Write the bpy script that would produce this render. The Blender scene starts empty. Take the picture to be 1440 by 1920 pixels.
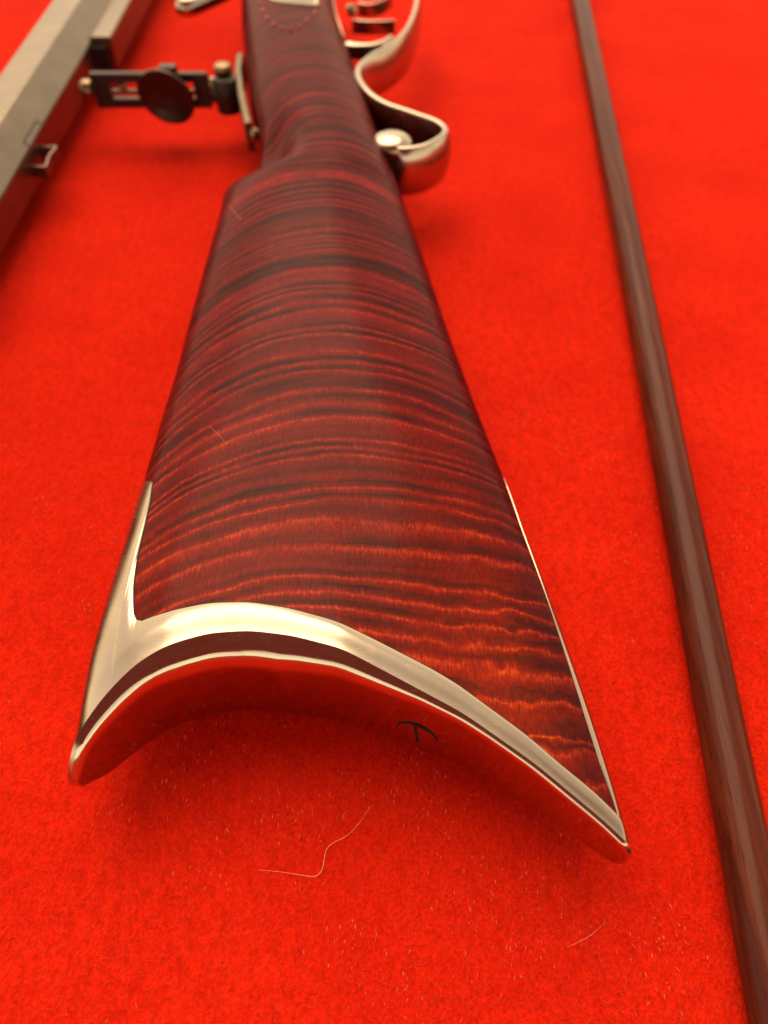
import bpy, math, random
import numpy as np
from mathutils import Vector, Matrix
random.seed(7); rng = np.random.default_rng(7)
SC = bpy.context.scene; COL = SC.collection
MM = 0.001
R = math.radians
# ------------------------------------------------------------------ camera
cam_d = bpy.data.cameras.new('camera'); cam = bpy.data.objects.new('camera', cam_d); COL.objects.link(cam)
cam.location = (0, 0, 0.165); cam.rotation_euler = (R(90-53), 0, 0)
cam_d.sensor_fit = 'VERTICAL'; cam_d.sensor_height = 36; cam_d.sensor_width = 27; cam_d.lens = 36*1387/1920
cam_d.clip_start = 0.005; cam_d.clip_end = 500
cam_d.dof.use_dof = True; cam_d.dof.focus_distance = 0.152; cam_d.dof.aperture_fstop = 11.5
SC.camera = cam
# ------------------------------------------------------------------ daylight: pale overcast sky and a wide soft sun
SUN_EL, SUN_AZ = R(56), R(-16)          # azimuth from +y towards +x
w = bpy.data.worlds.new('World'); SC.world = w; w.use_nodes = True
nt = w.node_tree; bg = nt.nodes['Background']
sky = nt.nodes.new('ShaderNodeTexSky'); sky.sky_type = 'NISHITA'; sky.sun_disc = False
sky.sun_elevation = SUN_EL; sky.sun_rotation = SUN_AZ; sky.dust_density = 0.6; sky.air_density = 1.0; sky.ozone_density = 0.3
hs = nt.nodes.new('ShaderNodeHueSaturation'); hs.inputs['Saturation'].default_value = 0.30
wb = nt.nodes.new('ShaderNodeMix'); wb.data_type = 'RGBA'; wb.blend_type = 'MULTIPLY'; wb.inputs[0].default_value = 1.0
wb.inputs[7].default_value = (1.0, 0.72, 0.46, 1)      # the photograph's warm white balance
nt.links.new(sky.outputs[0], hs.inputs['Color']); nt.links.new(hs.outputs[0], wb.inputs[6]); nt.links.new(wb.outputs[2], bg.inputs[0])
bg.inputs[1].default_value = 0.11
sd = bpy.data.lights.new('sun', 'SUN'); sun = bpy.data.objects.new('sun', sd); COL.objects.link(sun)
sd.energy = 0.9; sd.angle = R(52); sd.color = (1.0, 0.76, 0.50)
sv = Vector((math.sin(SUN_AZ)*math.cos(SUN_EL), math.cos(SUN_AZ)*math.cos(SUN_EL), math.sin(SUN_EL)))
sun.rotation_euler = sv.to_track_quat('Z', 'Y').to_euler(); sun.location = sv*3
SC.view_settings.view_transform = 'Standard'; SC.view_settings.look = 'None'
SC.view_settings.exposure = 1.45; SC.view_settings.gamma = 1.0
SC.cycles.max_bounces = 10; SC.cycles.glossy_bounces = 8
# ------------------------------------------------------------------ helpers
def link_mesh(name, verts, faces, mat, parent=None, smooth=True, sharp=None, mat_ids=None):
    me = bpy.data.meshes.new(name); me.from_pydata([tuple(float(c)*MM for c in v) for v in verts], [], faces)
    for m in (mat if isinstance(mat, (list, tuple)) else [mat]): me.materials.append(m)
    if smooth: me.polygons.foreach_set('use_smooth', [True]*len(me.polygons))
    if mat_ids is not None: me.polygons.foreach_set('material_index', mat_ids)
    me.update()
    if sharp: me.set_sharp_from_angle(angle=R(sharp))
    o = bpy.data.objects.new(name, me); COL.objects.link(o)
    if parent: o.parent = parent
    return o
def grid(P, wrap=False):
    n, m = P.shape[:2]; V = P.reshape(-1, 3); F = []
    for i in range(n if wrap else n-1):
        a = i*m; b = ((i+1) % n)*m
        for j in range(m-1): F.append((a+j, b+j, b+j+1, a+j+1))
    return V, F
class MB:
    'collects simple solids into one mesh'
    def __init__(s): s.v = []; s.f = []; s.m = []
    def add(s, V, F, mid=0):
        k = len(s.v); s.v += [tuple(v) for v in V]; s.f += [tuple(i+k for i in f) for f in F]; s.m += [mid]*len(F)
    def box(s, c, x, y, z, mid=0, bev=0.0):
        c = np.array(c, float); x, y, z = (np.array(a, float) for a in (x, y, z))
        V = [c+i*x+j*y+k*z for i in (-1, 1) for j in (-1, 1) for k in (-1, 1)]
        s.add(V, [(0,1,3,2),(4,6,7,5),(0,4,5,1),(2,3,7,6),(0,2,6,4),(1,5,7,3)], mid)
    def lathe(s, c, axis, prof, n=40, mid=0):
        'prof: list of (radius, height along axis)'
        ax = np.array(axis, float); ax /= np.linalg.norm(ax)
        u = np.cross(ax, (0, 0, 1)) if abs(ax[2]) < .9 else np.cross(ax, (1, 0, 0)); u /= np.linalg.norm(u); w_ = np.cross(ax, u)
        V = []; F = []
        for r, h in prof:
            for k in range(n):
                a = 2*math.pi*k/n; V.append(np.array(c)+ax*h+r*(u*math.cos(a)+w_*math.sin(a)))
        for i in range(len(prof)-1):
            for k in range(n): F.append((i*n+k, i*n+(k+1) % n, (i+1)*n+(k+1) % n, (i+1)*n+k))
        F.append(tuple(range(n-1, -1, -1))); F.append(tuple((len(prof)-1)*n+k for k in range(n)))
        s.add(V, F, mid)
    def tube(s, pts, rad, n=8, mid=0):
        P = np.array(pts, float); m = len(P); rad = np.broadcast_to(np.array(rad, float), (m,))
        T = np.gradient(P, axis=0); T /= np.linalg.norm(T, axis=1, keepdims=True)+1e-12
        up = np.array((0.13, 0.21, 1.0)); V = []; F = []
        for i in range(m):
            u = np.cross(T[i], up); u /= np.linalg.norm(u)+1e-12; q = np.cross(u, T[i])
            for k in range(n):
                a = 2*math.pi*k/n; V.append(P[i]+rad[i]*(u*math.cos(a)+q*math.sin(a)))
        for i in range(m-1):
            for k in range(n): F.append((i*n+k, i*n+(k+1) % n, (i+1)*n+(k+1) % n, (i+1)*n+k))
        F.append(tuple(range(n-1, -1, -1))); F.append(tuple((m-1)*n+k for k in range(n)))
        s.add(V, F, mid)
    def band(s, path, z0, z1, th, round_=0.6, mid=0, bulge=0.0):
        'a strap that stands on edge: plan path, from height z0 to z1 (numbers or lists), thickness th'
        P = np.array(path, float); m = len(P); z0 = np.broadcast_to(z0, (m,)); z1 = np.broadcast_to(z1, (m,)); th = np.broadcast_to(np.array(th, float), (m,))
        T = np.gradient(P, axis=0); T /= np.linalg.norm(T, axis=1, keepdims=True)+1e-12; N = np.stack([-T[:,1], T[:,0]], 1)
        r = round_; prof = [(.5,0,r),(.5,0,'b1'),(.5,0,'b2'),(.5,0,'b3'),(.5,1,-r),(.5-.12,1,-.35*r),(.5-.34,1,0),(-.5+.34,1,0),(-.5+.12,1,-.35*r),(-.5,1,-r),(-.5,0,r),(-.5+.3,0,0),(.5-.3,0,0)]
        n = len(prof); V = []; F = []
        for i in range(m):
            for a, k, dz in prof:
                b_ = 0
                if isinstance(dz, str): f_ = int(dz[1])/4; b_ = bulge*(1-(2*f_-1)**2); dz = (z1[i]-z0[i])*f_
                q = P[i]+N[i]*(a*th[i]+b_); V.append((q[0], q[1], (z1[i] if k else z0[i])+dz))
        for i in range(m-1):
            for k in range(n): F.append((i*n+k, i*n+(k+1) % n, (i+1)*n+(k+1) % n, (i+1)*n+k))
        F.append(tuple(range(n-1, -1, -1))); F.append(tuple((m-1)*n+k for k in range(n)))
        s.add(V, F, mid)
    def build(s, name, mat, parent=None, smooth=True, sharp=35):
        return link_mesh(name, s.v, s.f, mat, parent, smooth, sharp, s.m)
def spline(pts, n):
    'Catmull-Rom through the points'
    P = np.array(pts, float); P = np.vstack([2*P[0]-P[1], P, 2*P[-1]-P[-2]]); out = []
    seg = len(P)-3
    for u in np.linspace(0, seg-1e-6, n):
        i = int(u); f = u-i; a, b, c, e = P[i], P[i+1], P[i+2], P[i+3]
        out.append(.5*((2*b)+(-a+c)*f+(2*a-5*b+4*c-e)*f*f+(-a+3*b-3*c+e)*f**3))
    return np.array(out)
def tag(o, label=None, cat=None, group=None, kind=None):
    for k, v in (('label', label), ('category', cat), ('group', group), ('kind', kind)):
        if v: o[k] = v
    return o
def empty(name, loc):
    o = bpy.data.objects.new(name, None); COL.objects.link(o); o.location = [c*MM for c in loc]; o.empty_display_size = .01
    return o
def adopt(root):
    'children are modelled in world millimetres: keep them in place under the empty'
    inv = Matrix.Translation(root.location).inverted()
    for c in root.children: c.matrix_parent_inverse = inv
# ------------------------------------------------------------------ materials
class NT:
    def __init__(s, name):
        s.mat = bpy.data.materials.new(name); s.mat.use_nodes = True; s.t = s.mat.node_tree; s.b = s.t.nodes['Principled BSDF']
        s.tc = s.t.nodes.new('ShaderNodeTexCoord')
    def n(s, kind, **kw):
        o = s.t.nodes.new('ShaderNode'+kind)
        for k, v in kw.items(): setattr(o, k, v)
        return o
    def put(s, sock, v):
        if isinstance(v, bpy.types.NodeSocket): s.t.links.new(v, sock)
        else: sock.default_value = v
    def math(s, op, a, b=0.0, c=0.0, clamp=False):
        o = s.n('Math', operation=op, use_clamp=clamp); s.put(o.inputs[0], a); s.put(o.inputs[1], b); s.put(o.inputs[2], c); return o.outputs[0]
    def mapping(s, scale, rot=(0,0,0), src=None):
        o = s.n('Mapping'); s.put(o.inputs[0], src or s.tc.outputs['Object']); o.inputs['Scale'].default_value = scale; o.inputs['Rotation'].default_value = rot; return o.outputs[0]
    def noise(s, vec, scale, detail=2.0, rough=.5, dim='3D', w=None, out=0):
        o = s.n('TexNoise', noise_dimensions=dim)
        if dim == '1D': s.put(o.inputs['W'], w)
        else: s.put(o.inputs['Vector'], vec)
        o.inputs['Scale'].default_value = scale; o.inputs['Detail'].default_value = detail; o.inputs['Roughness'].default_value = rough; return o.outputs[out]
    def ramp(s, f, stops, interp='LINEAR'):
        o = s.n('ValToRGB'); e = o.color_ramp; e.interpolation = interp
        while len(e.elements) < len(stops): e.elements.new(.5)
        for el, (p, c) in zip(e.elements, stops): el.position = p; el.color = (c if len(c) == 4 else (*c, 1)) if not isinstance(c, (int, float)) else (c, c, c, 1)
        s.put(o.inputs[0], f); return o.outputs[0]
    def mix(s, f, a, b, mode='MIX'):
        o = s.n('Mix', data_type='RGBA', blend_type=mode); s.put(o.inputs[0], f)
        for i, v in ((6, a), (7, b)): s.put(o.inputs[i], v if isinstance(v, bpy.types.NodeSocket) else (*v, 1))
        return o.outputs[2]
    def bump(s, h, strength, dist, normal=None):
        o = s.n('Bump'); o.inputs['Strength'].default_value = strength; o.inputs['Distance'].default_value = dist; s.put(o.inputs['Height'], h)
        if normal: s.put(o.inputs['Normal'], normal)
        return o.outputs[0]
    def set(s, **kw):
        for k, v in kw.items():
            k = {'color':'Base Color','rough':'Roughness','metal':'Metallic','normal':'Normal','spec':'Specular IOR Level','coat':'Coat Weight','coat_rough':'Coat Roughness','coat_normal':'Coat Normal','sheen':'Sheen Weight','sheen_rough':'Sheen Roughness','sheen_tint':'Sheen Tint','ior':'IOR'}[k]
            if isinstance(v, tuple) and len(v) == 3: v = (*v, 1)
            s.put(s.b.inputs[k], v)
        return s.mat
def make_maple():
    m = NT('curly_maple')
    sep = m.n('SeparateXYZ'); m.put(sep.inputs[0], m.tc.outputs['Object'])
    X = m.math('MULTIPLY', sep.outputs[0], 1000.0); Y = m.math('MULTIPLY', sep.outputs[1], 1000.0); Z = m.math('MULTIPLY', sep.outputs[2], 1000.0)
    # curl: planes of figure nearly square to the grain, wandering, feathered and broken
    slow = m.noise(m.mapping((14, 20, 14)), 1.0, 2.0)
    mid_ = m.noise(m.mapping((55, 130, 55)), 1.0, 3.0)
    fine = m.noise(m.mapping((1300, 170, 1300)), 1.0, 2.0)
    rag = m.noise(m.mapping((170, 230, 170)), 1.0, 3.0)
    toe = m.math('MULTIPLY', m.ramp(m.math('MULTIPLY_ADD', X, .02, .35), [(.30, 0.0), (.75, 1.0)]), m.ramp(m.math('DIVIDE', Y, 150.0), [(.38, 1.0), (.78, 0.0)]))
    t = m.math('ADD', Y, m.math('MULTIPLY', X, -0.02))
    t = m.math('ADD', t, m.math('MULTIPLY', Z, -0.28))
    lx = m.math('MINIMUM', m.math('ADD', X, 12.0), 0.0)
    t = m.math('ADD', t, m.math('MULTIPLY', m.math('MULTIPLY', lx, lx), .0062))
    t = m.math('ADD', t, m.math('MULTIPLY', m.math('SUBTRACT', slow, .5), 9.0))
    t = m.math('ADD', t, m.math('MULTIPLY', m.math('SUBTRACT', mid_, .5), 2.2))
    t = m.math('ADD', t, m.math('MULTIPLY', m.math('MULTIPLY', m.math('SUBTRACT', rag, .5), 7.0), toe))
    t = m.math('ADD', t, m.math('MULTIPLY', m.math('SUBTRACT', fine, .5), 0.8))
    wob = m.noise(None, 0.075, 1.0, dim='1D', w=t)
    ph = m.math('ADD', m.math('MULTIPLY', t, -0.205), m.math('MULTIPLY', wob, 3.0))
    saw = m.math('FRACT', ph)
    band = m.noise(None, 0.17, 2.0, .6, dim='1D', w=m.math('ADD', t, 57.0))
    brk = m.noise(m.mapping((38, 150, 38)), 1.0, 3.0, .6)
    brk2 = m.noise(m.mapping((52, 210, 52), src=None), 1.3, 3.0, .6)
    thin = m.noise(None, 0.75, 2.0, .6, dim='1D', w=t)
    dark = m.ramp(saw, [(0.0, .05), (.12, .12), (.30, .50), (.52, 1.0), (.70, .85), (.86, .40), (.97, .08), (1.0, .05)], 'EASE')
    dark = m.math('MULTIPLY', dark, m.ramp(band, [(.30, .40), (.44, .85), (.56, 1.0)]))
    dark = m.math('MULTIPLY', dark, m.ramp(brk, [(.32, .38), (.58, 1.0)]))
    dark = m.math('ADD', dark, m.math('MULTIPLY', m.ramp(thin, [(.47, 0.0), (.74, .32)]), m.math('MULTIPLY', m.ramp(brk2, [(.38, .2), (.6, 1.0)]), m.math('SUBTRACT', 1.0, toe))), clamp=True)
    line = m.ramp(saw, [(0.0, 1.0), (.06, .70), (.16, .12), (.3, 0.0), (.80, 0.0), (.90, .25), (.96, .75), (1.0, 1.0)])
    line = m.math('MULTIPLY', line, m.ramp(m.noise(m.mapping((75, 160, 75)), 1.0, 3.0, .65), [(.34, .06), (.60, 1.0)]))
    grain = m.noise(m.mapping((2300, 560, 2300)), 1.0, 2.0, .6)
    spark = m.ramp(grain, [(.42, 0.05), (.55, .45), (.66, 1.0)])
    blot = m.noise(m.mapping((30, 30, 30)), 1.0, 2.0)
    # dye: amber-red in the middle of the butt, deep wine red towards wrist and edges
    amber = m.ramp(m.math('DIVIDE', Y, 300.0), [(.10, 1.0), (.26, .62), (.50, .22), (.80, .03)])
    amber = m.math('MULTIPLY', amber, m.ramp(blot, [(.30, .45), (.62, 1.0)]))
    burst = m.n('Attribute', attribute_name='burst'); bf = burst.outputs['Fac']
    amber = m.math('MULTIPLY', amber, m.math('SUBTRACT', 1.0, m.math('MULTIPLY', bf, .75)))
    amber = m.math('ADD', amber, m.math('MULTIPLY', toe, .28), clamp=True)
    base = m.mix(amber, (.118, .0013, .0040), (.28, .0120, .0032))
    base = m.mix(m.math('MULTIPLY', spark, .45), base, m.mix(amber, (.27, .005, .008), (.58, .050, .006)))
    lit = m.mix(amber, (.42, .014, .010), (.95, .125, .012))
    col = m.mix(m.math('MULTIPLY', line, m.math('ADD', .24, m.math('MULTIPLY', spark, .76))), base, lit)
    drk = m.mix(amber, (.011, .0013, .0020), (.060, .0125, .0042))
    col = m.mix(m.math('MULTIPLY', dark, .93), col, drk)
    col = m.mix(m.math('MULTIPLY', bf, .45), col, (.030, .0020, .0065))
    # pores: fine open grain lines along the stock
    pore = m.noise(m.mapping((5200, 130, 5200)), 1.0, 1.0)
    pores = m.ramp(pore, [(.58, 0.0), (.72, 1.0)])
    col = m.mix(m.math('MULTIPLY', pores, .45), col, (.012, .003, .002))
    h1 = m.math('SUBTRACT', m.noise(m.mapping((1500, 500, 1500)), 1.0, 2.0), m.math('MULTIPLY', pores, .6))
    nb = m.bump(h1, .10, .0002)
    cn = m.bump(m.math('ADD', m.noise(m.mapping((520, 150, 520)), 1.0, 3.0), m.math('MULTIPLY', pores, -.3)), .14, .0003, nb)
    wear = m.noise(m.mapping((40, 60, 40)), 1.0, 4.0)
    return m.set(color=col, rough=.5, spec=.02, normal=nb, coat=.16, coat_rough=m.ramp(wear, [(.3, .12), (.7, .26)]), coat_normal=cn)
def make_silver(name, tone, rough, brush=None, streak=.12):
    m = NT(name)
    tar = m.noise(m.mapping((90, 90, 90)), 1.0, 4.0, .6)
    col = m.mix(m.ramp(tar, [(.35, 0.0), (.75, .55)]), tone, tuple(c*f for c, f in zip(tone, (.86, .82, .74))))
    vec = m.mapping(brush or (400, 400, 6000))
    br = m.noise(vec, 1.0, 2.0)
    sc = m.noise(m.mapping((300, 4000, 900), (0, 0, .5)), 1.0, 1.0)
    rr = m.math('ADD', rough, m.math('MULTIPLY', m.ramp(tar, [(.4, 0.0), (.8, 1.0)]), rough*.7))
    rr = m.math('ADD', rr, m.math('MULTIPLY', m.ramp(sc, [(.62, 0.0), (.75, 1.0)]), .08))
    return m.set(color=col, metal=1.0, rough=rr, normal=m.bump(br, streak, .00006))
def make_plain(name, tone, rough, metal=0.0, spec=.5, vary=.25, scale=120, bump=.08):
    m = NT(name); nz = m.noise(m.mapping((scale,)*3), 1.0, 4.0, .6)
    col = m.mix(m.ramp(nz, [(.3, 0.0), (.75, 1.0)]), tuple(c*(1-vary) for c in tone), tuple(min(1, c*(1+vary)) for c in tone))
    f = m.noise(m.mapping((scale*14,)*3), 1.0, 2.0)
    return m.set(color=col, metal=metal, rough=m.math('ADD', rough-.06, m.math('MULTIPLY', nz, .14)), spec=spec, normal=m.bump(f, bump, .0001))
def make_cloth():
    m = NT('red_felt')
    cl = m.noise(m.mapping((28, 28, 28)), 1.0, 3.0); md = m.noise(m.mapping((460, 230, 460)), 1.0, 3.0, .6); fn = m.noise(m.mapping((1500, 1100, 1500)), 1.0, 3.0, .7)
    col = m.mix(m.ramp(cl, [(.3, 0.0), (.7, 1.0)]), (.74, .0165, .0040), (.90, .0270, .0060))
    col = m.mix(m.ramp(md, [(.36, .34), (.55, 0.0)]), col, (.48, .007, .002))
    col = m.mix(m.ramp(fn, [(.40, .40), (.62, 0.0)]), col, (.30, .003, .001))
    hgt = m.math('ADD', m.math('MULTIPLY', md, .6), m.math('MULTIPLY', fn, .4))
    return m.set(color=col, rough=.95, spec=.05, sheen=.06, sheen_rough=.5, sheen_tint=(1.0, .25, .12), normal=m.bump(hgt, .9, .0009))
def make_fibre(name, a, b):
    m = NT(name); nz = m.noise(m.mapping((900,)*3), 1.0, 1.0)
    return m.set(color=m.mix(m.ramp(nz, [(.3, 0.0), (.7, 1.0)]), a, b), rough=.8, spec=.1)
def make_rodwood():
    m = NT('rod_hickory')
    lo = m.noise(m.mapping((500, 9, 500)), 1.0, 3.0, .6); hi = m.noise(m.mapping((2800, 45, 2800)), 1.0, 2.0, .6); blot = m.noise(m.mapping((30, 14, 30)), 1.0, 2.0)
    col = m.mix(m.ramp(lo, [(.35, 0.0), (.68, 1.0)]), (.068, .0095, .0050), (.150, .030, .0090))
    col = m.mix(m.ramp(blot, [(.35, 0.0), (.7, .7)]), col, (.050, .008, .006))
    p = m.ramp(hi, [(.60, 0.0), (.70, 1.0)])
    col = m.mix(m.math('MULTIPLY', p, .8), col, (.018, .004, .003))
    return m.set(color=col, rough=.5, spec=.08, coat=.22, coat_rough=.13, normal=m.bump(m.math('SUBTRACT', m.math('MULTIPLY', lo, .5), m.math('MULTIPLY', p, .7)), .16, .0003))
M_WOOD = make_maple()
M_PLATE = make_silver('nickel_silver', (.60, .53, .44), .07, (250, 250, 2500), .05)
M_BAND = make_silver('satin_silver', (.50, .43, .34), .18, (250, 250, 2500), .05)
M_GUARD = make_silver('polished_guard', (.48, .42, .34), .17)
M_BARREL = make_plain('grey_barrel_steel', (.20, .168, .130), .36, 1.0, vary=.14, scale=70, bump=.12)
M_GUNMETAL = make_plain('olive_gunmetal', (.17, .135, .085), .36, 1.0, vary=.2, scale=150)
M_DISC = make_plain('browned_steel', (.055, .036, .028), .34, .75, vary=.25, scale=200)
M_BLUED = make_plain('blackened_steel', (.030, .020, .018), .42, .35, vary=.3, scale=200)
M_BRASSY = make_plain('worn_brass', (.30, .215, .12), .33, 1.0, vary=.25, scale=300)
M_DARK = make_plain('dark_gap', (.010, .006, .005), .7, 0.0)
M_CLOTH = make_cloth()
M_FUZZ = make_fibre('red_fibre', (.55, .011, .003), (.88, .060, .020))
M_FLECK = make_fibre('pale_fibre', (.78, .06, .028), (.86, .19, .115))
M_HAIR = make_fibre('pale_hair', (.90, .52, .38), (.92, .68, .52))
M_ROD = make_rodwood()
M_BEAD = make_plain('worn_bead', (.38, .050, .020), .55, 0.0, vary=.4, scale=500)
M_SCRATCH = make_plain('scratch_in_finish', (.34, .10, .055), .6, 0.0, vary=.3, scale=900)
M_CRACK = make_plain('dark_crack', (.022, .006, .004), .6, 0.0)
m = NT('grass_ground'); M_GROUND = m.set(color=m.mix(m.noise(m.mapping((3, 3, 3)), 1.0, 4.0), (.05, .075, .025), (.09, .12, .04)), rough=.9, spec=.1)
# ------------------------------------------------------------------ the setting
n = 40; gx, gy = np.meshgrid(np.linspace(-1, 1, n)**3*120000, np.linspace(-1, 1, n)**3*120000, indexing='ij')
V, F = grid(np.stack([gx, gy, np.full_like(gx, -760.0)], -1)); tag(link_mesh('ground', V, F, M_GROUND), kind='structure')
m = NT('maroon_canvas'); wv = m.noise(m.mapping((5, 5, 5)), 1.0, 3.0)  # unseen canopy, added and sized for the dark streak it mirrors in the plate
tl_ = m.n('BsdfTranslucent'); m.put(tl_.inputs[0], m.mix(wv, (.20, .040, .042), (.27, .060, .055))); ms_ = m.n('MixShader'); ms_.inputs[0].default_value = .55
m.set(color=(.16, .03, .032), rough=.8, spec=.1); m.t.links.new(m.b.outputs[0], ms_.inputs[1]); m.t.links.new(tl_.outputs[0], ms_.inputs[2]); m.t.links.new(ms_.outputs[0], m.t.nodes['Material Output'].inputs[0])
M_CANOPY = m.mat; M_POLE = make_plain('grey_pole', (.35, .34, .33), .4, 1.0)
added_canopy = empty('canopy', (0, -2600, -760)); tag(added_canopy, 'dark maroon canopy, out of view, added for its reflection in the butt plate edge', 'canopy')
gx, gy = np.meshgrid(np.linspace(-1500, 1500, 21), np.linspace(-5500, 150, 31), indexing='ij')
V, F = grid(np.stack([gx, gy, 1420+200*np.minimum(1-np.abs(gx)/1500, 1-np.abs(gy+2675)/2825)], -1))
ct = link_mesh('added_canopy_top', V, F, M_CANOPY, added_canopy, smooth=False); ct.data.update()
for sx_ in (-1460, 1460):
    for sy_ in (-5460, 110):
        q = MB(); q.tube([(sx_, sy_, -760), (sx_, sy_, 1418)], 16, 12); q.build('pole', M_POLE, added_canopy)
adopt(added_canopy)
cloth_root = empty('red_cloth', (0, 300, 0)); tag(cloth_root, 'bright red felt cloth spread flat beneath the rifle, barrel and rod', 'cloth')
def cloth_z(x, y):
    'slow unevenness of the cloth, in mm, never above 0'
    return -.25+.13*np.sin(x/23.0+1.0)*np.sin(y/31.0+.5)+.10*np.sin(x/61.0+y/47.0)
xs = np.concatenate([np.linspace(-760, -260, 16)[:-1], np.linspace(-260, 260, 105), np.linspace(260, 760, 16)[1:]])
ys = np.concatenate([np.linspace(-500, -60, 14)[:-1], np.linspace(-60, 560, 125), np.linspace(560, 1300, 20)[1:]])
gx, gy = np.meshgrid(xs, ys, indexing='ij'); V, F = grid(np.stack([gx, gy, cloth_z(gx, gy)], -1))
cl = link_mesh('cloth_sheet', V, F, M_CLOTH, cloth_root)
sol = cl.modifiers.new('thickness', 'SOLIDIFY'); sol.thickness = .0025; sol.offset = -1
def ribbons(name, cnt, y0, y1, x0, x1, lmin, lmax, wid, mat, lift, curl, along=False, power=1.0, mask=None):
    'very many short fibres lying on the cloth, as one mesh'
    x = rng.uniform(x0, x1, cnt); y = y0+(y1-y0)*rng.uniform(0, 1, cnt)**power
    if mask is not None:
        k = rng.uniform(0, 1, cnt) < mask(x, y); x, y = x[k], y[k]; cnt = len(x)
    a = rng.uniform(0, 2*math.pi, cnt) if not along else rng.normal(math.pi/2, .22, cnt)
    L = rng.uniform(lmin, lmax, cnt); K = 5
    px = np.zeros((cnt, K)); py = np.zeros((cnt, K)); px[:,0] = x; py[:,0] = y; ang = a.copy(); da = rng.normal(0, curl, cnt)
    angs = np.zeros((cnt, K)); angs[:,0] = ang
    for i in range(1, K):
        px[:,i] = px[:,i-1]+np.cos(ang)*L/(K-1); py[:,i] = py[:,i-1]+np.sin(ang)*L/(K-1)
        ang = ang+da+rng.normal(0, curl*.4, cnt); angs[:,i] = ang
    pz = cloth_z(px, py)+.02+rng.uniform(.1, 1, cnt)[:,None]*lift*np.array([0, .7, 1.0, .8, .25])[None,:]
    ww = (rng.uniform(.6, 1.4, cnt)*wid)[:,None]*np.array([.6, 1, 1, .9, .35])[None,:]*.5
    tilt = rng.uniform(-.6, .6, cnt)[:,None]
    nx = -np.sin(angs)*ww; ny = np.cos(angs)*ww; nz = tilt*ww
    A = np.stack([px-nx, py-ny, pz-nz], -1); B = np.stack([px+nx, py+ny, pz+nz], -1)
    V = np.stack([A, B], 2).reshape(-1, 3)*MM
    base = (np.arange(cnt)*K*2)[:,None]+(np.arange(K-1)*2)[None,:]
    Q = np.stack([base, base+1, base+3, base+2], -1).reshape(-1, 4)
    me = bpy.data.meshes.new(name); me.vertices.add(len(V)); me.vertices.foreach_set('co', V.ravel())
    me.loops.add(Q.size); me.loops.foreach_set('vertex_index', Q.ravel().astype(np.int32))
    me.polygons.add(len(Q)); me.polygons.foreach_set('loop_start', (np.arange(len(Q))*4).astype(np.int32)); me.polygons.foreach_set('loop_total', np.full(len(Q), 4, np.int32))
    me.polygons.foreach_set('use_smooth', np.ones(len(Q), bool)); me.materials.append(mat); me.update(calc_edges=True)
    o = bpy.data.objects.new(name, me); COL.objects.link(o); o.parent = cloth_root; o['kind'] = 'stuff'; return o
ribbons('fuzz', 120000, -30, 330, -210, 190, 1.2, 4.2, .045, M_FUZZ, .55, .35, power=1.5)
def patch(x, y):
    q = np.sin(x/9.0+2*np.sin(y/17.0))*np.sin(y/7.0+1.3*np.sin(x/13.0))+.5*np.sin(x/31.0+y/23.0)
    return np.clip(q-.05, 0, 1)
ribbons('thin_weave', 9500, -20, 190, -170, 150, .5, 1.1, .15, M_FLECK, .65, .10, along=True, power=1.2, mask=patch)
adopt(cloth_root)
# ------------------------------------------------------------------ the rifle
# ---- the stock's body as a surface S(phi, t): phi runs round the section, t from butt (0) to wrist (1); millimetres
HEEL_LINE = [(-61.2,44.5),(-61.3,50.1),(-61.8,61.6),(-61.8,70.7),(-61.4,81.2),(-61.0,94.7),(-60.9,106.6),(-60.6,114.9),(-59.9,137.0),(-58.9,154.9),(-58.5,174.7),(-57.9,197.1),(-57.2,216.4),(-56.7,234.5),(-56.9,245.2),(-55.2,248.0),(-49.8,252.3),(-47.2,259.0),(-46.4,267.5),(-46.6,275.3),(-48.4,287.8),(-54.7,315.3),(-61.3,354.8),(-68.4,401.7),(-71.1,424.8),(-76.5,469.1)]
TOE_LINE = [(45.0,30.9),(44.9,35.8),(42.4,55.1),(38.2,80.8),(30.0,121.7),(26.3,138.8),(21.0,165.6),(14.9,199.7),(7.4,242.6),(4.6,255.5),(0.6,275.0),(-5.4,306.7),(-11.2,339.6),(-16.2,367.9),(-20.0,387.7),(-22.5,407.1),(-24.2,430.6),(-26.0,475.5)]
RIDGE = [(-61.2,44.5,5.2),(-58.9,50.1,9.5),(-53.7,57.6,12.5),(-48.4,63.2,14.4),(-42.6,66.5,15.7),(-34.6,68.7,16.5),(-26.4,69.0,17.0),(-18.1,67.9,17.0),(-8.3,65.5,16.3),(1.3,61.0,14.2),(15.0,54.4,11.4),(27.8,45.7,9.2),(39.8,35.7,7.2),(45.0,30.9,5.5)]
Y_END = 466.0
def smooth_line(pts, sig):
    p = np.array(pts, float); y = np.linspace(p[0,1], p[-1,1], 1600); x = np.interp(y, p[:,1], p[:,0])
    dy = y[1]-y[0]; r = int(3*sig/dy)+1; k = np.exp(-.5*(np.arange(-r,r+1)*dy/sig)**2); k /= k.sum()
    xp = np.concatenate([2*x[0]-x[r:0:-1], x, 2*x[-1]-x[-2:-r-2:-1]])
    return y, np.convolve(xp, k, 'valid')
HEEL_Y, HEEL_X = smooth_line(HEEL_LINE, 1.1)
TOE_Y, TOE_X = smooth_line(TOE_LINE, 5.0)
_r = np.array(RIDGE); _c0 = _r[0,:2]; _c1 = _r[-1,:2]; _cd = _c1-_c0; _cl2 = (_cd**2).sum()
RIDGE_S = ((_r[:,:2]-_c0)@_cd)/_cl2
_ss = np.linspace(0,1,801)
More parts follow.
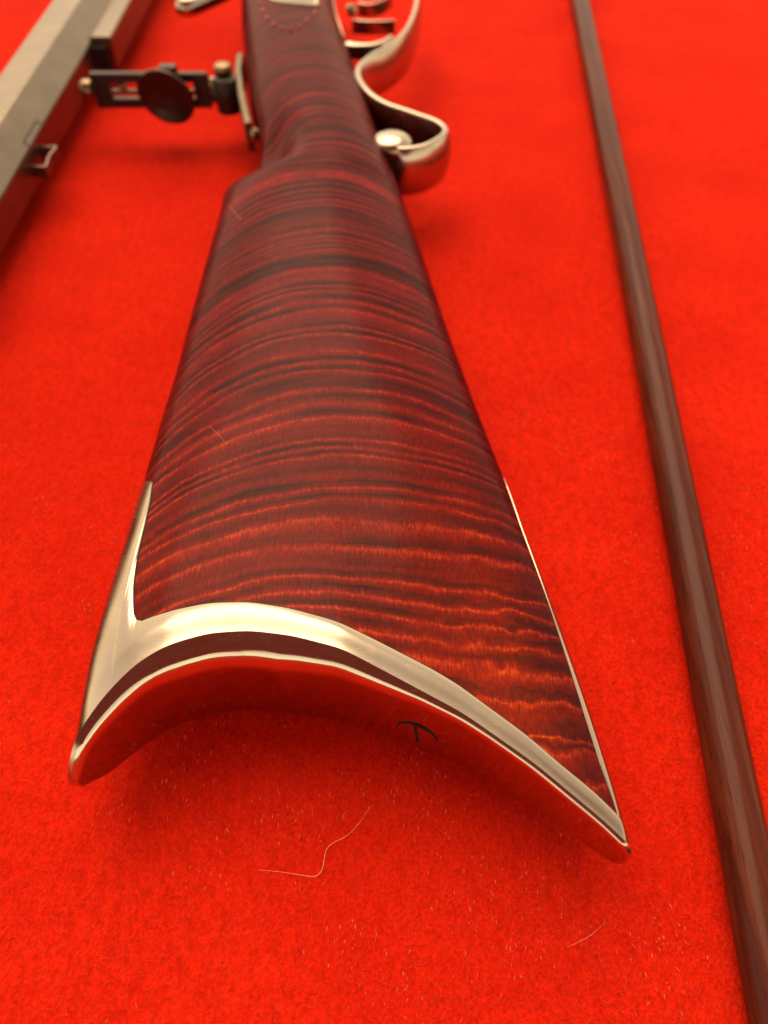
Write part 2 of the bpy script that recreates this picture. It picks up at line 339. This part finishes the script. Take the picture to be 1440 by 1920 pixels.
def _gs(v, sig=14):
    k = np.exp(-.5*(np.arange(-50,51)/sig)**2); k /= k.sum()
    vp = np.concatenate([2*v[0]-v[50:0:-1], v, 2*v[-1]-v[-2:-52:-1]])
    return np.convolve(vp, k, 'valid')
_SAG = np.stack([_gs(np.interp(_ss, RIDGE_S, _r[:,i]-(_c0[i]+_cd[i]*RIDGE_S))) for i in (0,1)], 1)
_H2 = _gs(np.interp(_ss, RIDGE_S, _r[:,2]), 10)
def sstep(x, a, b):
    q = np.clip((x-a)/(b-a), 0, 1); return q*q*(3-2*q)
def butt_half(s):
    s = np.asarray(s, float); e = np.minimum(s, 1-s)
    return np.interp(s, _ss, _H2)*np.sqrt(np.clip(1-(1-np.clip(e/.022,0,1))**2, 0, 1))
def mid_z(t): return 17.5+3.6*sstep(t,.05,.8)
def body_plan(s, t):
    yl = HEEL_LINE[0][1]+(Y_END-HEEL_LINE[0][1])*t; yr = TOE_LINE[0][1]+(Y_END-TOE_LINE[0][1])*t
    xl = np.interp(yl, HEEL_Y, HEEL_X); xr = np.interp(yr, TOE_Y, TOE_X)
    w = (1-t)**6
    return (xl+(xr-xl)*s+w*np.interp(s,_ss,_SAG[:,0]), yl+(yr-yl)*s+w*np.interp(s,_ss,_SAG[:,1]))
def body_half(s, t):
    q = np.clip(np.abs(2*s-1),0,1)
    wrist = 18.2*np.clip(1-q**2.15,0,1)**(1/2.15)
    b = butt_half(s)
    full = 18.6*np.clip(1-q**2.5,0,1)**(1/2.5)*(1-.20*sstep(s,.55,1.0))*(1-.06*sstep(1-s,.5,1.0))
    a = sstep(t,0,.24); c = sstep(t,.40,.60)
    h = b*(1-a)+full*a
    h = h*(1-c)+wrist*c
    # the flute beside the nose of the comb: the wood is scooped away there
    g = np.exp(-((t-.520)/.038)**2)*np.exp(-((s-.12)/.15)**2)
    return h*(1-.46*g)
def body(phi, t, off=0.0):
    phi = np.asarray(phi,float); t = np.asarray(t,float)
    def raw(f, tt):
        s = (1-np.cos(f))/2; x, y = body_plan(s, tt)
        return np.stack([x, y, mid_z(tt)+np.sign(np.sin(f))*body_half(s, tt)], -1)
    p = raw(phi, t)
    if np.any(off):
        e = 2e-3; n = np.cross(raw(phi+e,t)-raw(phi-e,t), raw(phi,np.minimum(t+e,1))-raw(phi,np.maximum(t-e,0)))
        n /= np.linalg.norm(n,axis=-1,keepdims=True)+1e-12
        p = p+n*np.asarray(off)[...,None]
    return p

rifle = empty('target_rifle', (-10, 200, 0)); tag(rifle, 'antique rifle on its side with dark red striped stock and curved silver butt plate', 'rifle')
# stock
tt = np.concatenate([np.linspace(.004, .06, 36)[:-1], np.linspace(.06, .44, 120)[:-1], np.linspace(.44, .62, 130)[:-1], np.linspace(.62, 1.0, 90)])
ff = np.linspace(0, 2*math.pi, 289)[:-1]
FF, TT = np.meshgrid(ff, tt, indexing='ij'); P = body(FF, TT)
V, F = grid(P, wrap=True); V = list(V); F = [f[::-1] for f in F]
na, nb_ = P.shape[:2]
for i in range(na//2):
    j, k2, l = i+1, (na-i-1) % na, (na-i) % na
    for e in (0, nb_-1):
        q = [a*nb_+e for a in (i, j, k2, l)]; q = list(dict.fromkeys(q)); F.append(tuple(q if e else q[::-1]))
stock = link_mesh('stock', V, F, M_WOOD, rifle)
S_ = (1-np.cos(FF))/2
bw = np.clip(sstep(S_, .80, .995)*.9+sstep(.16-S_, 0, .16)*.45*sstep(TT, .05, .3), 0, 1)*(1-.5*sstep(TT, .45, .7))+.25*sstep(TT, .42, .62)
at_ = stock.data.attributes.new('burst', 'FLOAT', 'POINT'); at_.data.foreach_set('value', np.clip(bw, 0, 1).ravel().astype(np.float32))
# butt plate: tang over the heel, band, rolled edge and hollow rear face in one piece
JOINT = [(0.0,.1560),(.16,.1632),(.30,.1610),(.44,.1512),(.4673,.1490),(.4905,.1326),(.4990,.1119),(.5077,.0875),(.5330,.0690),(.5500,.0600),(.5700,.0490),(.5860,.0410),(.6086,.0345),(.6435,.0304),(.7692,.0268),(.8923,.0257),(1.0617,.0248),(1.1939,.0241),(1.3629,.0226),(1.5171,.0213),(1.6216,.0212),(1.8642,.0200),(2.0945,.0160),(2.423,.0118),(2.852,.0100),(3.0,.0100),(math.pi,.0100)]
jf = np.array(JOINT); cols = np.unique(np.round(np.concatenate([np.linspace(0, math.pi, 240), jf[:,0], np.linspace(.46, .68, 30)]), 5))
dense = np.linspace(0, math.pi, 6001); tb_d = np.interp(dense, jf[:,0], jf[:,1])
wgt = .5*(1-np.tanh((dense-.9)/.1)); ker = np.exp(-.5*(np.arange(-90, 91)/38.0)**2); ker /= ker.sum()
sm = np.convolve(np.pad(tb_d, 90, mode='edge'), ker, 'valid'); tb_d = np.where(dense > .66, sm, tb_d)
tb = np.interp(cols, dense, tb_d)
cols = np.concatenate([[0.0], cols[1:-1][np.diff(cols[:-1]) > 8e-4], [math.pi]]); tb = np.interp(cols, dense, tb_d)
s_ = (1-np.cos(cols))/2
cx, cy = body_plan(s_, np.zeros_like(s_)); sd_ = np.linspace(0, 1, 2001); dx_, dy_ = body_plan(sd_, np.zeros_like(sd_)); gxx, gyy = np.gradient(dx_, sd_), np.gradient(dy_, sd_)
kr = np.exp(-.5*(np.arange(-60, 61)/25.0)**2); kr /= kr.sum(); gxx, gyy = (np.convolve(np.pad(g_, 60, mode='edge'), kr, 'valid') for g_ in (gxx, gyy)); gl = np.hypot(gxx, gyy)
Nx, Ny = np.interp(s_, sd_, gyy/gl), np.interp(s_, sd_, -gxx/gl)
hb = body_half(s_, np.zeros_like(s_)); z0 = mid_z(np.zeros_like(s_))
bn = np.interp(s_, [0, .05, .15, .35, .5, .62, .75, 1], [1.8, 3.0, 4.6, 5.0, 3.4, 1.9, 1.2, 1.0]); bz = np.interp(s_, [0, .05, .15, .35, .5, .62, .75, 1], [2.4, 4.2, 6.6, 7.0, 5.0, 3.0, 1.9, 1.4])
bn = np.minimum(bn, .5*hb+.5)*np.clip(hb/2.5, .06, 1); bz = np.minimum(bz, .55*hb)
PROUD = .22
rows = []
for k, u in enumerate(np.concatenate([[1.0, 1.0, .994], np.linspace(.985, 0.0, 34)])):
    off = (-.5, PROUD-.1, PROUD)[min(k, 2)]+(.55*min(1, 4*u*(1-u)*1.0)*np.clip(tb*u*60, 0, 1)*np.clip(np.minimum(s_, 1-s_)/.02, 0, 1) if k > 1 else 0)
    rows.append(body(cols, tb*u, np.full_like(cols, off)))
top = rows; low = [r*np.array([1, 1, -1])+np.array([0, 0, 1])*(2*mid_z(tb*u))[:,None] for r, u in zip(rows, np.concatenate([[1.0, 1.0, .994], np.linspace(.985, 0.0, 34)]))]
edge_xy = rows[-1][:,:2]; ez = rows[-1][:,2]-z0
rear = []
A0 = R(24)
for a in np.linspace(A0, R(90), 10)[1:]:
    fn = (math.sin(a)-0)/(1-0); u = (math.cos(a))/math.cos(A0)
    f = (math.sin(a)-math.sin(A0))/(1-math.sin(A0))
    rear.append((bn*f, ez-bz*(1-u)))
for q in np.linspace(0, 1, 14)[1:-1]:
    rear.append((bn+.25*math.sin(math.pi*q)*0, (ez-bz)*(1-2*q)))
for a in np.linspace(R(90), A0, 10)[:-1]:
    u = math.cos(a)/math.cos(A0); f = (math.sin(a)-math.sin(A0))/(1-math.sin(A0))
    rear.append((bn*f, -(ez-bz*(1-u))))
rear = [np.stack([edge_xy[:,0]+Nx*o_, edge_xy[:,1]+Ny*o_, z0+z_], -1) for o_, z_ in rear]
P = np.stack(top+rear+low[::-1], 1)
V, F = grid(P); nt_, nr_, ncol = len(top), len(rear), P.shape[1]
ids = [0 if nt_+1 <= j < nt_+nr_-1 else 1 for i in range(P.shape[0]-1) for j in range(ncol-1)]
jt = MB(); jc = np.interp(np.linspace(0, 1, 500), np.linspace(0, 1, len(cols)), cols); jc = jc[jc > .3]; jt.tube(body(jc, np.interp(jc, cols, tb)+.0003, np.full_like(jc, .0)), .17, 6)
k0 = len(V); V = list(V)+jt.v; F = F+[tuple(i+k0 for i in f) for f in jt.f]; ids += [2]*len(jt.f)
plate = link_mesh('butt_plate', V, F, [M_PLATE, M_BAND, M_DARK], rifle, sharp=22, mat_ids=ids)
# screw in the hollow face
SCR = (0.6225, 13.7)
def plate_face(s):
    return np.array([np.interp(s, s_, edge_xy[:,i]+(Nx, Ny)[i]*bn) for i in (0, 1)]), np.array([np.interp(s, s_, Nx), np.interp(s, s_, Ny)])
c_, n_ = plate_face(SCR[0]); _d = 4.0/np.linalg.norm(np.array([cx[-1]-cx[0], cy[-1]-cy[0]])); a_, b_ = plate_face(SCR[0]-_d)[0], plate_face(SCR[0]+_d)[0]
tt_ = (b_-a_)/np.linalg.norm(b_-a_); n_ = np.array([tt_[1], -tt_[0]]); c_ = (a_+b_)/2 if (a_+b_-2*c_)@n_ > 0 else c_
n3 = np.array([n_[0], n_[1], 0]); t3 = np.array([-n_[1], n_[0], 0.0]); C3 = np.array([c_[0], c_[1], SCR[1]])+n3*.1
sb = MB(); rr = 4.3
sb.lathe(C3-n3*.6, n3, [(rr+.25, 0), (rr+.25, .66), (rr, .64)], 48, 1)
up3 = np.array([0, 0, 1.0]); tl = R(-6); sl = t3*math.sin(tl)+up3*math.cos(tl); sx = t3*math.cos(tl)-up3*math.sin(tl)
for sg in (-1, 1):
    aa = np.linspace(-math.acos(.42/rr), math.acos(.42/rr), 28)
    ring = [C3+n3*.16+sx*sg*rr*math.cos(a)+sl*rr*math.sin(a) for a in aa]; low_ = [q-n3*.3 for q in ring]; k = len(ring)
    fs = [tuple(range(k)), *[(i, (i+1) % k, k+(i+1) % k, k+i) for i in range(k)]]
    sb.add(ring+low_, fs, 0)
sb.build('screw', [M_PLATE, M_DARK], plate, sharp=30)
# toe plate let into the underside
TOE = [(.0097,2.8271),(.03,2.79),(.0521,2.785),(.1072,2.8152),(.1628,2.8457),(.1950,2.93),(.2067,3.06)]
tp = np.array(TOE); tv = np.linspace(.0100, .2067, 90); f0 = np.interp(tv, tp[:,0], tp[:,1])
rws = []
for u in np.linspace(0, 1, 40):
    fu = f0+(2*math.pi-2*f0)*u; off = -.4 if u in (0, 1) else (.20 if .01 < u < .99 else .1)
    rws.append(body(fu, tv, np.full_like(tv, off)))
V, F = grid(np.stack(rws, 0)); link_mesh('toe_plate', V, [f[::-1] for f in F], M_BAND, rifle, sharp=30)
# marks in the finish
def on_body(pts, off): return np.array([body(np.array(a), np.array(b), np.array(off)) for a, b in pts])
mk = MB(); mk.tube(spline(on_body([(1.5892, 0.2422), (1.5706, 0.2251), (1.5466, 0.2099), (1.4994, 0.1992), (1.4527, 0.1922), (1.412, 0.1821), (1.3623, 0.1775)], .0), 40), np.linspace(.03, .10, 40), 6); mk.build('crack', M_CRACK, rifle)
for pts in ([(0.8695, 0.179), (0.9157, 0.1735), (0.9558, 0.1677), (1.0013, 0.1607)], [(0.8328, 0.1689), (0.8549, 0.1692), (0.8803, 0.1695)], [(2.1277, 0.201), (2.1541, 0.2019), (2.1889, 0.2015)]):
    q = MB(); q.tube(spline(on_body(pts, .0), 12), np.concatenate([np.linspace(.03, .09, 6), np.linspace(.09, .02, 6)]), 6); q.build('scratch', M_SCRATCH, rifle)
# moulded panel behind the lock, its worn bead and the edge of the screw plate
bead = np.array([(0.9425, 0.8151), (0.9698, 0.7957), (1.026, 0.7726), (1.1038, 0.7524), (1.2094, 0.7353), (1.3425, 0.7244), (1.4836, 0.7231), (1.6296, 0.7311), (1.7815, 0.7465), (1.9584, 0.7696), (2.1307, 0.7996), (2.2514, 0.8224)])
bd = spline(bead, 90)
for i in range(0, 84, 9):
    j = i+5+(i*7) % 3; q = MB(); pp = [body(np.array(a), np.array(b), np.array(.15)) for a, b in bd[i:j]]
    q.tube(pp, np.concatenate([[.25], np.full(len(pp)-2, .65+.15*((i*5) % 3)), [.3]]), 8); q.build('bead', M_BEAD, rifle)
nose = MB(); nose.tube(spline(on_body([(0.0892, 0.4782), (0.5969, 0.4332), (0.6938, 0.4224), (0.7728, 0.4124), (0.8464, 0.4039)], .0), 24), np.linspace(.12, .18, 24), 6); nose.build('bead', M_BEAD, rifle)
ec = [(1.6666, 0.8127)][0]; ep = body(np.array(ec[0]), np.array(ec[1])); e_ = 1e-3
du = np.linalg.norm(body(np.array(ec[0]+e_), np.array(ec[1]))-ep)/e_; dv = np.linalg.norm(body(np.array(ec[0]), np.array(ec[1]+e_))-ep)/e_
aa = np.linspace(0, 2*math.pi, 61)[:-1]; rws = []
for r_, o_ in ((11.6, -.6), (11.6, .5), (11.0, .9), (10.0, .9), (9.4, .5), (9.0, .1), (5.0, .15), (.05, .2)):
    rws.append(body(ec[0]+np.cos(aa)*r_/du, ec[1]+np.sin(aa)*r_/dv, np.full_like(aa, o_)))
V, F = grid(np.stack(rws, 1), wrap=True); link_mesh('escutcheon', V, F, [M_PLATE, M_GUNMETAL], rifle, sharp=30, mat_ids=[1 if i % 7 >= 4 else 0 for i in range(len(F))])
# trigger plate along the belly
tv = np.linspace(.80, 1.0, 40); rws = []
for u in np.linspace(0, 1, 30):
    f0 = 2.74+.25*np.clip((.83-tv)/.03, 0, 1); fu = f0+(2*math.pi-2*f0)*u; off = -.4 if u in (0, 1) else .35
    rws.append(body(fu, tv, np.full_like(tv, off)))
V, F = grid(np.stack(rws, 0)); link_mesh('trigger_plate', V, [f[::-1] for f in F], M_GUARD, rifle, sharp=30)
# scrolled trigger guard
gp = [(16.95, 432.64, 31.0), (16.26, 417.07, 31.0), (15.39, 403.59, 31.0), (13.81, 390.71, 31.0), (11.07, 376.58, 31.0), (7.54, 365.43, 31.0), (3.72, 357.5, 31.0), (-0.46, 351.42, 31.0), (-4.55, 346.55, 31.0), (-7.87, 340.73, 31.0), (-10.23, 334.51, 31.0), (-10.98, 328.45, 31.0), (-10.19, 322.04, 31.0), (-7.69, 314.37, 31.0), (-4.21, 307.39, 31.0), (0.0, 301.94, 31.0), (4.13, 298.38, 31.0), (8.62, 295.31, 31.0), (13.25, 291.84, 31.0), (17.41, 288.85, 31.0), (20.52, 285.9, 31.0), (22.37, 282.57, 31.0), (22.81, 279.29, 31.0), (21.45, 275.66, 31.0), (18.74, 272.08, 31.0), (15.11, 268.56, 31.0), (10.8, 266.62, 31.0), (6.17, 266.24, 31.0), (2.71, 268.17, 31.0)]
sp = spline([p[:2] for p in gp], 170)
tg = MB(); k = np.linspace(0, 1, 170)
tg.band(sp, 31-18.5+0*k, 31-.0*k, np.interp(k, [0, .3, .42, .6, .8, 1], [2.0, 2.0, 2.6, 2.2, 2.2, 2.6]), bulge=1.7); guard = tg.build('trigger_guard', M_GUARD, rifle, sharp=40)
kn = [(3.31, 271.29, 31.0)]
sc_ = MB(); sc_.lathe((kn[0][0]-.5, kn[0][1]+1.0, 12.5), (0, 0, 1), [(5.2, 0), (5.4, 6), (5.8, 12), (7.0, 14.8), (7.6, 16.6), (7.2, 18.0), (5.4, 19.2), (2.5, 19.8), (.6, 19.9)], 40); sc_.build('scroll_end', M_GUARD, guard, sharp=60)
st = MB(); st.band(spline([p[:2] for p in [(-15.93, 359.45, 29.0), (-13.08, 357.78, 29.0), (-9.33, 357.22, 29.0), (-4.67, 357.78, 29.0), (0.0, 361.14, 29.0), (3.32, 366.25, 29.0)]], 40), 24, 30.4, np.linspace(4.2, 2.2, 40)); st.build('rear_strap', M_GUARD, guard, sharp=40)
# triggers inside the bow
for zz, pts in ((27, [(-15.01, 393.43, 27.0), (-7.49, 392.17, 27.0), (-1.25, 392.17, 27.0), (5.0, 392.8, 27.0)]), (26, [(-12.53, 417.29, 26.0), (-7.82, 415.93, 26.0), (-2.09, 418.65, 26.0), (3.99, 428.37, 26.0)])):
    q = MB(); q.band(spline([p[:2] for p in pts], 24), zz-6, zz, np.linspace(1.4, .9, 24), .2); q.build('trigger', M_GUARD, rifle, sharp=40)
sc2 = MB(); c2 = [(-14.62, 393.24, 31.0)]; sc2.lathe(c2[0], (.9, -.2, .4), [(2.6, -2), (2.6, .6), (1.8, 1.4), (.3, 1.6)], 24); sc2.build('plate_screw', M_BRASSY, rifle)
# hammer spur just inside the upper edge
hm = [(-96.9, 403.96, 30.0), (-92.28, 398.75, 30.0), (-82.4, 410.61, 30.0), (-73.32, 424.38, 30.0)]
hb_ = MB(); hb_.tube(spline([(p[0], p[1], 30) for p in hm], 20), np.concatenate([np.linspace(1.2, 4.2, 5), np.linspace(4.2, 3.6, 15)]), 16); hb_.build('hammer', M_GUARD, rifle, sharp=50)
# tang sight: base plate on the wrist, hinge, slotted staff, eye disc, knobs
sight = MB()
Y0 = 335.0
base = [(-62.29, 357.27, 26.0), (-61.25, 342.26, 26.0), (-58.32, 324.63, 26.0), (-54.72, 308.14, 26.0), (-51.48, 293.97, 26.0)]
bp = MB(); bp.band([( p[0]-1.2, p[1]) for p in base], 15, 26.5, 3.0); bp.build('sight_base', M_GUNMETAL, rifle, sharp=40)
screwh = [(-50.67, 293.45, 24.0)]
q = MB(); q.lathe((screwh[0][0]-1.0, screwh[0][1], 22), (-.9, -.3, .25), [(2.6, -2), (2.6, .3), (1.8, 1.0), (.2, 1.2)], 20); q.build('base_screw', M_BRASSY, rifle)
X0, X1, ZT, ZB = -124.0, -74.5, 27.8, 13.8; zm = (ZT+ZB)/2
def slab(mb, x0, x1, za, zb, y, th, mid=0): mb.box(((x0+x1)/2, y, (za+zb)/2), ((x1-x0)/2, 0, 0), (0, th/2, 0), (0, 0, (zb-za)/2), mid)
fr = MB(); slab(fr, X0, X1, ZT-3.6, ZT, Y0, 3.0); slab(fr, X0, X1, ZB, ZB+3.8, Y0, 3.0); slab(fr, X0, X0+7.2, ZB+3.8, ZT-3.6, Y0, 2.9); slab(fr, X1-6.5, X1, ZB+3.8, ZT-3.6, Y0, 2.9)
frame = fr.build('sight_staff', M_BLUED, rifle, smooth=False, sharp=None); bv = frame.modifiers.new('edge', 'BEVEL'); bv.width = .0004; bv.segments = 2
q = MB(); q.tube([(X0+6, Y0, zm-.8), (X1-5, Y0, zm-.8)], 1.05, 14); q.build('elevation_screw', M_BARREL, rifle)
q = MB(); q.lathe((X0+11, Y0, zm+1.2), (1, 0, 0), [(1.2, 0), (1.8, .5), (1.8, 2.5), (1.2, 3)], 18); q.build('slide_nut', M_BRASSY, rifle)
q = MB(); q.lathe((X0+.2, Y0, zm+.2), (-1, 0, 0), [(1.6, 0), (2.2, .6), (3.7, 1.0), (3.9, 2.0), (3.9, 4.2), (3.4, 5.2), (1.4, 5.8)], 28); q.build('elevation_knob', M_BRASSY, rifle, sharp=50)
dc = [(-92.65, 329.66, 20.0)]; DC = np.array((dc[0][0], Y0-4.5, 20.0)); DN = np.array((-.20, -.93, .10))
q = MB(); DN = np.array((-.15, -.96, -.20)); q.lathe(DC, DN, [(2.2, -5.5), (3.5, -4.4), (8.5, -2.6), (11.6, -1.0), (12.2, -.3), (12.2, .8), (11.8, 1.0), (11.2, .8), (9.5, -.3), (7.5, -1.3), (5.0, -2.2), (2.5, -2.7), (.55, -2.8), (.5, -3.3)], 64); q.build('eye_disc', M_DISC, rifle, sharp=40)
q = MB(); slab(q, DC[0]-1.5, DC[0]+5.5, ZT, ZT+2.6, Y0+.2, 4.6); o = q.build('slide_block', M_BLUED, rifle, smooth=False, sharp=None); bv = o.modifiers.new('edge', 'BEVEL'); bv.width = .0004; bv.segments = 2
q = MB(); q.lathe((X1+.2, Y0-.3, zm+2.4), (1, 0, 0), [(2.4, 0), (3.0, .6), (3.0, 2.4), (2.0, 3.2)], 22); q.build('hinge_nut', M_BRASSY, rifle, sharp=50)
q = MB(); q.tube([(X1+2, Y0-1, zm-.5), (-65.0, Y0-3, zm-.5)], [4.2, 5.2], 22); q.lathe((X1+7.6, Y0-2, zm-8.2), (0, 0, 1), [(3.6, 0), (5.2, .8), (5.4, 6), (5.4, 13), (4.6, 14)], 26); q.build('hinge', M_BLUED, rifle, sharp=50)
q = MB(); q.lathe((X1+6.5, Y0+2.0, zm+5.6), (0, 0, 1), [(3.0, 0), (3.7, .6), (3.7, 3.0), (3.0, 3.8)], 26); q.build('hinge_screw', M_BRASSY, rifle, sharp=50)
adopt(rifle)
# ------------------------------------------------------------------ the loose octagonal barrel at left
BC0, BSL, BA = -152.0, .003, 15.0
def bx_(y): return BC0+BSL*(y-300)
barrel = empty('rifle_barrel', (BC0, 330, 0)); tag(barrel, 'loose grey steel octagonal gun barrel with a rib, lying at left of the rifle', 'barrel')
ysb = np.linspace(-60, 820, 60); rw = []
oc = [];
for k in range(8):
    a = R(22.5+45*k); a2 = R(22.5+45*(k+1)); rad = BA/math.cos(R(22.5))
    p, p2 = np.array((math.cos(a), math.sin(a)))*rad, np.array((math.cos(a2), math.sin(a2)))*rad
    oc += [p+(p2-p)*.03, p+(p2-p)*.97]
P = np.array([[(bx_(y)+c[0], y, BA+c[1]) for y in ysb] for c in oc]); V, F = grid(P, wrap=True); V = list(V); F = [f[::-1] for f in F]
nb_ = len(ysb); F.append(tuple(i*nb_ for i in range(16))); F.append(tuple((15-i)*nb_+nb_-1 for i in range(16)))
link_mesh('octagon', V, F, M_BARREL, barrel, smooth=False).name = 'barrel_tube'
# underside rib (its near end shows as a dark face)
q = MB(); slab2 = lambda x0, x1, y0, y1, za, zb: q.box(((x0+x1)/2, (y0+y1)/2, (za+zb)/2), ((x1-x0)/2, 0, 0), (0, (y1-y0)/2, 0), (0, 0, (zb-za)/2))
xr = bx_(385)+BA; slab2(xr-.5, xr+9.0, 385, 800, 9.0, 23.0); o = q.build('rib', M_BARREL, barrel, smooth=False, sharp=None); bv = o.modifiers.new('edge', 'BEVEL'); bv.width = .0008; bv.segments = 2
q = MB(); slab2(xr-.3, xr+6.5, 381.5, 385.2, 9.8, 19.5); o = q.build('rib_lug', M_BLUED, barrel, smooth=False, sharp=None)
# staple that takes the barrel wedge, and the dovetail let into the flat
xs_ = bx_(288)+BA; q = MB()
loop = spline([(xs_-.6, 280.6), (xs_+4.6, 280.2), (xs_+5.3, 281.3), (xs_+4.6, 288), (xs_+5.3, 294.7), (xs_+4.6, 295.8), (xs_-.6, 295.4)], 50)
q.band(loop, 12.0, 16.5, 1.1, .2); q.build('wedge_loop', M_BARREL, barrel, sharp=40)
q = MB(); cxx = bx_(292)+BA/math.cos(R(22.5))*math.cos(R(45))*.0+BA*math.cos(R(45)); czz = BA+BA*math.sin(R(45))
fl = np.array((math.sin(R(45)), 0, -math.cos(R(45)))); nn = np.array((math.cos(R(45)), 0, math.sin(R(45))))
q.box(np.array((cxx, 294, czz))+fl*3.6, fl*.35, (0, 8.5, 0), nn*.12); q.box(np.array((cxx, 302.6, czz))+fl*4.6, fl*1.2, (0, .4, 0), nn*.12); q.box(np.array((cxx, 285.4, czz))+fl*4.6, fl*1.2, (0, .4, 0), nn*.12)
q.build('dovetail_key', M_BLUED, barrel, smooth=False, sharp=None)
adopt(barrel)
# ------------------------------------------------------------------ the long rod at right
rod_r = 4.95
yy = np.linspace(-70, 900, 90)
q = MB(); q.tube([(69.6+.0862*y+.35*math.sin(y/120), y, rod_r) for y in yy], [rod_r]*len(yy), 40)
rod = q.build('wooden_rod', M_ROD); tag(rod, 'long slender brown wooden ramrod lying at right of the rifle', 'rod')
# ------------------------------------------------------------------ stray hairs on the cloth
def hair(pts, rad, label):
    P = spline([(x, y, z) for x, y, z in pts], 60); q = MB(); q.tube(P, np.concatenate([np.linspace(rad*.4, rad, 20), np.full(20, rad), np.linspace(rad, rad*.3, 20)]), 6)
    o = q.build('stray_hair', M_HAIR); tag(o, label, 'hair', 'stray hairs on the cloth'); return o
hair([(-25.61, 32.42, 1.0), (-21.67, 32.12, 1.0), (-17.3, 31.53, 1.0), (-14.04, 31.23, 1.0), (-12.69, 32.32, 1.0), (-12.25, 34.53, 1.0), (-11.9, 36.26, 1.0), (-10.52, 37.61, 1.0), (-7.79, 38.96, 1.0), (-5.39, 41.29, 1.0), (-2.85, 44.86, 1.0)], .042, 'long bent pale hair on the red cloth in front of the butt plate')
hair([(35.31, 18.79, 0.9), (37.61, 19.68, 0.9), (40.39, 20.94, 0.9), (43.61, 23.23, 0.9)], .022, 'short faint hair on the red cloth between the butt plate toe and the rod end')
